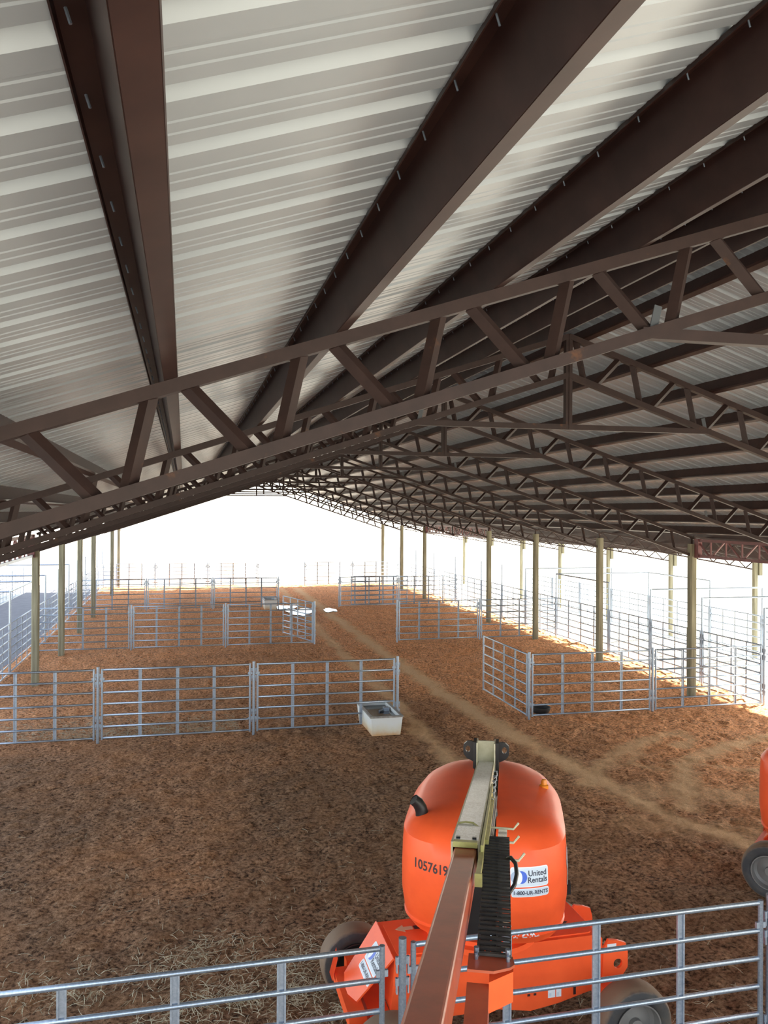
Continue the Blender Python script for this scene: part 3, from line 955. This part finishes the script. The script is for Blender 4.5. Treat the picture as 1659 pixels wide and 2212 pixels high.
def boom_lift(loc, rotz, ang, label, main=True):
    """ang = heading (radians) of the boom axis u, in the machine's own axes"""
    root = thing('boom_lift', label, 'lift', loc, rotz, 'boom lifts')
    U, V = Vector((math.cos(ang), math.sin(ang), 0)), Vector((math.sin(ang), -math.cos(ang), 0))
    def P(v, u, z): return U * u + V * v + Vector((0, 0, z))
    def MP(me):                                        # (v, u, z) mesh -> machine axes
        me.transform(Matrix(((V.x, U.x, 0, 0), (V.y, U.y, 0, 0), (0, 0, 1, 0), (0, 0, 0, 1))))
        return me
    # --- chassis
    ch = MB()
    ch.prism([(-.92, .88), (1.02, .88), (1.06, .84), (1.06, .40), (.62, .30), (.35, .265), (.05, .32), (-.85, .32), (-.95, .42)], lambda a, b, c: (a, -.34 + c, b), .68)
    ch.prism(rrect(1.86, .60, .05), lambda a, b, c: (a + .05, b, .88 + c), .012)
    chassis = link('chassis', ch.mesh('chassis', 'orange'), root)
    ap = MB().prism([(-.34, 0), (.34, 0), (.24, .52), (.02, .58), (-.26, .50)], lambda a, b, c: (-.92 - b * .62 - c * .6, a, .885 - b * .76 + c * .5), .02)
    guard = link('sloping_guard', ap.mesh('sloping_guard', 'orange'), chassis)
    ends = MB().box((-1.33, -.40, .36), (-1.18, .40, .47)).prism([(-.36, 0), (-.20, .0), (-.17, .22), (-.30, .26)], lambda a, b, c: (-1.36 + b * .2, -a * 1.0 + .06, .42 + b), .03)
    link('end_beam', ends.mesh('end_beam', 'orange'), chassis)
    for yy in (-.36, .33):
        lug = MB()
        hole = disc(.045, 1.21, .60, 16)
        out = [(1.06, .84), (1.27, .80), (1.31, .76), (1.31, .55), (1.24, .47), (1.06, .42)]
        # plate with a hole: ring of quads between the outline and the hole
        no = []
        for h in hole:
            dx, dy = h[0] - 1.21, h[1] - .60
            best = None
            for i in range(len(out)):
                (x0, y0), (x1, y1) = out[i], out[(i + 1) % len(out)]
                den = dx * (y1 - y0) - dy * (x1 - x0)
                if abs(den) < 1e-9: continue
                t = ((x0 - 1.21) * (y1 - y0) - (y0 - .60) * (x1 - x0)) / den
                s_ = ((x0 - 1.21) * dy - (y0 - .60) * dx) / den
                if t > 0 and -1e-6 <= s_ <= 1 + 1e-6 and (best is None or t < best): best = t
            no.append((1.21 + dx * best, .60 + dy * best))
        n = len(hole)
        vs = [(a, yy, b) for a, b in no + hole] + [(a, yy + .03, b) for a, b in no + hole]
        fs = []
        for i in range(n):
            j = (i + 1) % n
            fs += [(i, j, n + j, n + i), (2 * n + i, 3 * n + i, 3 * n + j, 2 * n + j), (i, 2 * n + i, 2 * n + j, j), (n + i, n + j, 3 * n + j, 3 * n + i)]
        lug.add(vs, fs)
        link('tie_down_lug', lug.mesh('tie_down_lug', 'orange'), chassis)
    for xx in (-1.05, 1.12):
        ax = MB().box((xx - .09, -.62, .27), (xx + .09, .62, .43)).box((xx - .13, .50, .24), (xx + .13, .62, .46)).box((xx - .13, -.62, .24), (xx + .13, -.50, .46))
        link('axle', ax.mesh('axle', 'orange'), chassis)
        for sy, rr in ((-.76, 0), (.78, math.pi)):
            w = link('wheel', tyre_me, root, (xx, sy, TR - .02), rr)
            link('rim', rim_me, w)
            link('rim_back', rim_in, w)
    def arrow(arrows, cx, cy, L, d, mi):
        pl_ = [(0, .03), (L * .5, .03), (L * .5, .065), (L, 0), (L * .5, -.065), (L * .5, -.03), (0, -.03)]
        arrows.prism([(cx + d * a, cy + b) for a, b in pl_], lambda a, b, c: (a, b, .8935 + c), .002, mi)
    for cx, cy in ((-.62, .14), (.66, -.08)):
        for d, c_ in ((-1, 'decal_tan'), (1, 'decal_black')):
            ar = MB()
            arrow(ar, cx + .005 * d, cy, .17, d, 0)
            link('direction_arrow', ar.mesh('direction_arrow', c_), chassis)
    for x0, z0, w_, h_ in ((.52, .36, .07, .085), (.60, .36, .05, .085), (.10, .62, .075, .085)):
        stk = MB().box((x0, -.343, z0), (x0 + w_, -.3405, z0 + h_), 0).box((x0 + .01, -.3445, z0 + .012), (x0 + w_ * .45, -.343, z0 + h_ * .5), 1)
        link('warning_sticker', stk.mesh('warning_sticker', ['decal_white', 'decal_grey']), chassis)
    link('warning_sticker', MB().box((1.10, -.3625, .72), (1.19, -.3605, .79), 0).mesh('warning_sticker', 'decal_white'), chassis)
    for x0 in (.32, .38, .77):
        link('drain_slot', MB().box((x0, -.343, .40 if x0 < .7 else .36), (x0 + .025, -.3405, .42 if x0 < .7 else .46)).mesh('drain_slot', 'decal_black'), chassis)
    # --- turntable
    tt = MB().lathe([(0, .892), (.52, .892), (.52, .94), (.46, .945), (.46, .985), (0, .985)], lambda x, y, a: (x, y, a), 40)
    turn = link('turntable', tt.mesh('turntable', 'orange', 40), root)
    link('center_well', MP(MB().box((-.115, -.40, .98), (.135, 1.42, 1.55)).box((-.115, .2, 1.5), (.135, 1.45, 1.72)).mesh('center_well', 'black')), turn)
    hl = link('engine_cover', MP(half_hood('engine_cover', -2, -.12)), turn)
    hr = link('tank_cover', MP(half_hood('tank_cover', .14, 2)), turn)
    tag(hl, 'orange cover with black number and exhaust pipe')
    tag(hr, 'orange cover with white hire decal and amber beacon')
    # exhaust on the left cover, beacon on the right one
    ev, eu = -.55, -.10
    ez = 1.89
    ex = MB().tube([tuple(P(ev, eu, ez)), tuple(P(ev, eu, ez + .08)), tuple(P(ev - .012, eu - .005, ez + .125)), tuple(P(ev - .04, eu - .015, ez + .175)), tuple(P(ev - .075, eu - .03, ez + .205))], [.062, .06, .058, .055, .052], 18, cap=False)
    ex.tube([tuple(P(ev - .03, eu - .012, ez + .16)), tuple(P(ev - .073, eu - .030, ez + .203))], [.046, .049], 18, cap=True)
    link('exhaust_pipe', ex.mesh('exhaust_pipe', 'exhaust', 40), hl)
    bv, bu = .60, .83
    be = MB().lathe([(.045, 1.86), (.045, 1.93), (.03, 1.935), (.03, 1.965), (.022, 1.985), (0, 1.99)], lambda x, y, a: tuple(P(bv + x, bu + y, a + .06)), 16)
    link('beacon', be.mesh('beacon', 'amber', 40), hr)
    sb = MB().box((.76, .05, 1.24), (.82, .15, 1.33))
    link('side_lamp', MP(sb.mesh('side_lamp', 'black')), hr)
    bvl = BVHTree.FromPolygons([v.co.copy() for v in hl.data.vertices], [tuple(p.vertices) for p in hl.data.polygons])
    bvr = BVHTree.FromPolygons([v.co.copy() for v in hr.data.vertices], [tuple(p.vertices) for p in hr.data.polygons])
    nf = -U
    if main:
        mb = MB()
        stick(mb, text_polys('1057619', .115, .0022), lambda a, b: P(-.43 + a * .80, -.6, 1.64 + b - a * .02), .003, bvl, nf)
        link('fleet_number', mb.mesh('fleet_number', 'decal_black'), hl)
        # hire sign, turned with the machine's right shoulder
        nd2 = (-U * .93 + V * .36).normalized()
        r2 = nd2.cross(Vector((0, 0, 1))) * -1
        if r2.dot(V) < 0: r2 = -r2
        c0 = P(.46, -.60, 1.585)
        place = lambda a, b: c0 + r2 * a + Vector((0, 0, b * 1.05))
        link('hire_decal', rental_decal(place, bvr, nd2, .96).mesh('hire_decal', DEC), hr)
        sm = MB()
        stick(sm, fine(rrect(.06, .085, .004)), lambda a, b: P(.225 + a, -.6, 1.22 + b), .003, bvr, nf, 0)
        link('notice_plate', sm.mesh('notice_plate', 'decal_tan'), hr)
        sc = MB()
        def scr(pts, w_):                                  # white brush strokes along the hem of the cover
            for (a0, b0), (a1, b1) in zip(pts[:-1], pts[1:]):
                L = math.hypot(a1 - a0, b1 - b0)
                nx_, ny_ = -(b1 - b0) / L * w_, (a1 - a0) / L * w_
                q = [(a0 + nx_, b0 + ny_), (a0 - nx_, b0 - ny_), (a1 - nx_, b1 - ny_), (a1 + nx_, b1 + ny_)]
                stick(sc, (q, [(0, 1, 2, 3)]), lambda a, b: P(a, -.6, b), .003, bvr, nf, 0)
        scr([(.185, 1.125), (.215, 1.185), (.235, 1.17), (.225, 1.13), (.20, 1.135)], .006)
        scr([(.25, 1.125), (.275, 1.18), (.262, 1.19)], .006)
        scr([(.275, 1.09), (.30, 1.055), (.315, 1.075), (.33, 1.055), (.345, 1.09)], .006)
        scr([(.40, 1.09), (.375, 1.075), (.38, 1.06), (.41, 1.06), (.425, 1.08), (.41, 1.095)], .006)
        scr([(.44, 1.06), (.45, 1.09), (.46, 1.065), (.47, 1.09), (.485, 1.065), (.50, 1.065), (.52, 1.07)], .006)
        link('model_script', sc.mesh('model_script', 'decal_white'), hr)
        # pale bird-like mark on the right flank
        mk = MB()
        ns = (V * .96 - U * .25).normalized()
        pv = lambda a, b: P(.765, .02 + a, 1.50 + b)
        stick(mk, fine([(-.16, .10), (-.10, .02), (-.13, -.10), (-.02, -.14), (.08, -.06), (.04, .06), (-.04, .10), (-.08, .24), (-.13, .20)], .05), pv, .004, bvr, ns, 0)
        stick(mk, fine([(-.04, -.12), (.10, -.05), (.08, -.22), (.02, -.33), (-.03, -.24)], .05), pv, .005, bvr, ns, 2)
        stick(mk, fine([(.06, .05), (.16, .12), (.20, -.04), (.14, -.2), (.09, -.08)], .05), pv, .0045, bvr, ns, 1)
        link('flank_mark', mk.mesh('flank_mark', ['decal_white', 'decal_tan', 'decal_purple']), hr)
        # hire sign on the sloping guard
        gn = Vector((-.78, 0, .63)).normalized()
        e1 = Vector((0, -1, 0))
        e2 = Vector((.63, 0, .78))
        g0 = Vector((-1.085, -.085, .70)) + Vector((.63, 0, .78)) * .035
        a_ = math.radians(0)
        pg = lambda a, b: g0 + e1 * (a * math.cos(a_) - b * math.sin(a_)) * 1.1 + e2 * (a * math.sin(a_) + b * math.cos(a_)) * 1.1
        gb = BVHTree.FromPolygons([v.co.copy() for v in guard.data.vertices], [tuple(p.vertices) for p in guard.data.polygons])
        link('hire_decal', rental_decal(pg, gb, gn, .95, .003).mesh('hire_decal', DEC), guard)
    # --- boom
    SL = -.1714
    zt = lambda u: 2.077 + (1.254 - u) * .1714              # top face of the base boom
    u0, u1 = 1.25, -2.745                                   # rear end and mouth of the base boom
    bw, bh = .088, .25
    def bb(v0, v1, ua, ub, t0, t1, mi=0, mb=None):          # slab running with the boom; t = depth under the top face
        mb = mb or MB()
        vs = [P(v, u, zt(u) - t) for u in (ua, ub) for v, t in ((v0, t1), (v1, t1), (v1, t0), (v0, t0))]
        return mb.add(vs, [(0, 3, 2, 1), (4, 5, 6, 7), (0, 1, 5, 4), (1, 2, 6, 5), (2, 3, 7, 6), (3, 0, 4, 7)], mi)
    base = MB()
    bb(-bw, -bw + .012, u0, u1, 0, bh, 0, base)
    bb(bw - .012, bw, u0, u1, 0, bh, 0, base)
    bb(-bw + .012, bw - .012, u0, u1, bh - .012, bh, 0, base)
    bb(-bw + .012, bw - .012, u0, u1, 0, .012, 1, base)
    bo = link('base_boom', base.mesh('base_boom', ['cream', 'scuffed']), root)
    link('wear_pad', bb(-bw + .014, bw - .014, u1 + .05, u1 - .012, -.004, .03).mesh('wear_pad', 'olive'), bo)
    for v in (-.05, .05):
        link('pad_bolt', bb(v - .012, v + .012, u1 + .12, u1 + .09, -.012, 0).mesh('pad_bolt', 'black'), bo)
    strap = MB().tube([tuple(P(v, u1 + .55 + d, zt(u1 + .55) + .004)) for v, d in ((-.08, 0), (-.03, .03), (.02, .02), (.06, -.05), (.09, -.06))], .006, 6)
    link('cable_tie', strap.mesh('cable_tie', 'olive'), bo)
    # rear bracket: cream back plate between two black lugged cheeks
    link('back_plate', MP(MB().box((-.088, 1.23, 2.05), (.088, 1.26, 2.30)).box((-.10, 1.10, 1.9), (-.088, 1.30, 2.31)).box((.088, 1.10, 1.9), (.10, 1.30, 2.31)).mesh('back_plate', 'cream')), bo)
    cheeks = MB()
    for s in (-1, 1):
        bx = sorted((s * .105, s * .135))
        cheeks.box((bx[0], .55, 1.5), (bx[1], 1.36, 2.02)).box((bx[0], 1.12, 1.9), (bx[1], 1.30, 2.31))
        out = [(s * .13, 2.30), (s * .20, 2.30), (s * .245, 2.26), (s * .245, 2.17), (s * .215, 2.12), (s * .13, 2.08)]
        c_ = (s * .195, 2.215)
        hole = [(c_[0] + .026 * math.cos(t), c_[1] + .036 * math.sin(t)) for t in [2 * math.pi * k / 18 for k in range(18)]]
        no = []
        for h in hole:
            dx, dy = h[0] - c_[0], h[1] - c_[1]
            best = None
            for i in range(len(out)):
                (x0, y0), (x1, y1) = out[i], out[(i + 1) % len(out)]
                den = dx * (y1 - y0) - dy * (x1 - x0)
                if abs(den) < 1e-9: continue
                t = ((x0 - c_[0]) * (y1 - y0) - (y0 - c_[1]) * (x1 - x0)) / den
                s_ = ((x0 - c_[0]) * dy - (y0 - c_[1]) * dx) / den
                if t > 0 and -1e-6 <= s_ <= 1 + 1e-6 and (best is None or t < best): best = t
            no.append((c_[0] + dx * best, c_[1] + dy * best))
        n = len(hole)
        vs = [(a, 1.20, b) for a, b in no + hole] + [(a, 1.235, b) for a, b in no + hole]
        fs = []
        for i in range(n):
            j = (i + 1) % n
            fs += [(i, j, n + j, n + i), (2 * n + i, 3 * n + i, 3 * n + j, 2 * n + j), (i, 2 * n + i, 2 * n + j, j), (n + i, n + j, 3 * n + j, 3 * n + i)]
        cheeks.add(vs, fs)
    link('lifting_bracket', MP(cheeks.mesh('lifting_bracket', 'black')), turn)
    cyl = MB().tube([tuple(P(.115, 1.1, zt(1.1) - .24)), tuple(P(.115, -.2, zt(-.2) - .30))], .035, 12)
    link('lift_cylinder', cyl.mesh('lift_cylinder', 'black', 40), bo)
    if not main:
        link('fly_boom', bb(-.068, .068, u1 + .3, u1 - 2.2, .035, .215).mesh('fly_boom', 'orange_worn'), root)
        return root
    # --- fly section towards the basket
    fw_ = .068
    uf = -6.35
    fly = bb(-fw_, fw_, u1 + .4, uf, .035, .215)
    fb = link('fly_boom', fly.mesh('fly_boom', 'orange_worn'), root)
    bvm = fb.modifiers.new('rounded edges', 'BEVEL')
    bvm.width = .014
    bvm.segments = 3
    # olive carrier plate and black cylinder rod beside the boom
    ol = MB()
    bb(.095, .112, -.4, u1 - .10, -.01, .13, 0, ol)
    bb(.112, .135, -.9, u1 + .2, .02, .05, 0, ol)
    bb(.088, .115, u1 - .1, u1 - .62, .03, .075, 0, ol)
    bb(.085, .125, u1 - .62, u1 - .64, .02, .09, 0, ol)
    link('track_carrier', ol.mesh('track_carrier', 'olive'), bo)
    wb = bb(.088, .094, u1 - .30, u1 - .52, .05, .12)
    link('wear_strip', wb.mesh('wear_strip', 'decal_white'), bo)
    lp = MB()
    for k in range(6):
        u = .6 - k * .33
        lp.tube([tuple(P(.095, u, zt(u) - .02)), tuple(P(.125, u, zt(u) - .015)), tuple(P(.13, u - .03, zt(u) - .05)), tuple(P(.10, u - .03, zt(u) - .08))], .006, 6)
    link('hose_clamp', lp.mesh('hose_clamp', 'galv_flat'), bo)
    tray = MB()
    trk0, trk1 = -2.36, -4.128                           # power track span along u
    def tz(u): return 2.653 + (trk0 - u) / (trk0 - trk1) * .172
    bb(.185, .245, -1.75, -2.5, .10, .12, 0, tray)
    link('track_tray', tray.mesh('track_tray', 'scuffed'), bo)
    for u, L in ((-1.83, .19), (-2.27, .19), (-2.75, .22)):
        z = zt(u) - .085
        hk = MB().tube([tuple(P(.10, u, z)), tuple(P(.10 + L, u - .01, z)), tuple(P(.10 + L + .035, u + .03, z + .03))], .008, 6)
        link('track_hook', hk.mesh('track_hook', 'cream'), bo)
    # power track: rungs between two link chains, hoses inside
    pt = MB()
    nr = 31
    c0, c1 = .188, .204
    for k in range(nr + 1):
        u = trk0 + (trk1 - trk0) * k / nr
        c = c0 + (c1 - c0) * k / nr
        z = tz(u)
        vs = [P(c + v, u + d, z + e) for d in (-.009, .009) for v, e in ((-.076, -.006), (.076, -.006), (.076, .006), (-.076, .006))]
        pt.add(vs, [(0, 3, 2, 1), (4, 5, 6, 7), (0, 1, 5, 4), (1, 2, 6, 5), (2, 3, 7, 6), (3, 0, 4, 7)])
        if k < nr:
            u2 = trk0 + (trk1 - trk0) * (k + 1) / nr
            for v in (-.074, .010, .074):
                a, b = P(c + v, u, z - .028), P(c + v, u2, tz(u2) - .028)
                pt.bar(a, b, .005, .055 if k % 2 else .048)
        if k % 3 == 0:
            vs = [P(c + v, u + d, z + e - .06) for d in (-.007, .007) for v, e in ((-.076, -.005), (.076, -.005), (.076, .005), (-.076, .005))]
            pt.add(vs, [(0, 3, 2, 1), (4, 5, 6, 7), (0, 1, 5, 4), (1, 2, 6, 5), (2, 3, 7, 6), (3, 0, 4, 7)])
    ptr = link('power_track', pt.mesh('power_track', 'chain'), root)
    for v, r in ((-.055, .013), (-.028, .011), (-.005, .012), (.024, .010)):
        hs = MB().tube([tuple(P(c0 + (c1 - c0) * k / 8 + v + .004 * math.sin(k * 2 + v * 90), trk0 + (trk1 - trk0) * k / 8, tz(trk0 + (trk1 - trk0) * k / 8) - .032)) for k in range(9)], r, 8)
        link('hose', hs.mesh('hose', 'hose', 60), ptr)
    lo = MB().tube([tuple(P(.19 + v, -2.90 + d, tz(-2.95) + h)) for v, d, h in ((.06, .12, -.02), (.085, .10, .0), (.112, .02, .0), (.118, -.10, -.01), (.105, -.22, -.02), (.07, -.30, -.04))], .012, 8)
    link('looped_hose', lo.mesh('looped_hose', 'hose', 60), ptr)
    for k in range(3):
        hs = MB().tube([tuple(P(.105 + .012 * k, .5, zt(.5) - .16 - .03 * k)), tuple(P(.11 + .012 * k, -1.0, zt(-1.0) - .17 - .02 * k)), tuple(P(.13 + .01 * k, -2.3, tz(-2.3) - .05))], .011, 7)
        link('hose', hs.mesh('hose', 'hose', 60), bo)
    # carrier tube under the track end with its bolted cap
    ct = MB()
    ta, tb = trk1 + .03, uf - .0
    def tubz(u): return tz(trk1) - .045 - (trk1 - u) * .115
    vs = [P(v, u, tubz(u) - t) for u in (trk1 - .13, tb) for v, t in ((.093, .13), (.187, .13), (.187, 0), (.093, 0))]
    ct.add(vs, [(0, 3, 2, 1), (4, 5, 6, 7), (0, 1, 5, 4), (1, 2, 6, 5), (2, 3, 7, 6), (3, 0, 4, 7)])
    cto = link('track_tube', ct.mesh('track_tube', 'orange_worn'), root)
    zc = tubz(trk1) + .012
    cap = MB().prism([(.093, trk1 + .02), (.285, trk1 + .02), (.295, trk1 - .05), (.275, trk1 - .08), (.205, trk1 - .125), (.093, trk1 - .125)], lambda a, b, c: tuple(P(a, b, zc + .02 + (trk1 - b) * .05 - c)), .012)
    link('end_cap', cap.mesh('end_cap', 'orange_worn'), cto)
    gus = MB().prism([(.187, trk1 - .08), (.288, trk1 - .03), (.288, trk1 - .06), (.187, trk1 - .16)], lambda a, b, c: tuple(P(a, b, zc - .004 - c)), .13)
    link('gusset', gus.mesh('gusset', 'orange'), cto)
    for v in (.128, .265):
        bt = MB().tube([tuple(P(v, trk1 - .03, zc + .02)), tuple(P(v, trk1 - .03, zc + .045))], .008, 8)
        bt.tube([tuple(P(v, trk1 + .0, zc + .02)), tuple(P(v, trk1 + .0, zc + .06))], .012, 8)
        link('bolt', bt.mesh('bolt', 'galv'), cto)
    return root

LIFT = (2.72, 7.33, 0)
BOOM_ANG = math.atan2(.924, .381)
boom_lift(LIFT, 0, BOOM_ANG, 'orange boom lift straight below the camera with its boom reaching up past the fence', True)
boom_lift((8.42, 8.65, 0), math.radians(-50), math.radians(250), 'second orange boom lift, mostly cut off by the right edge of the picture', False)
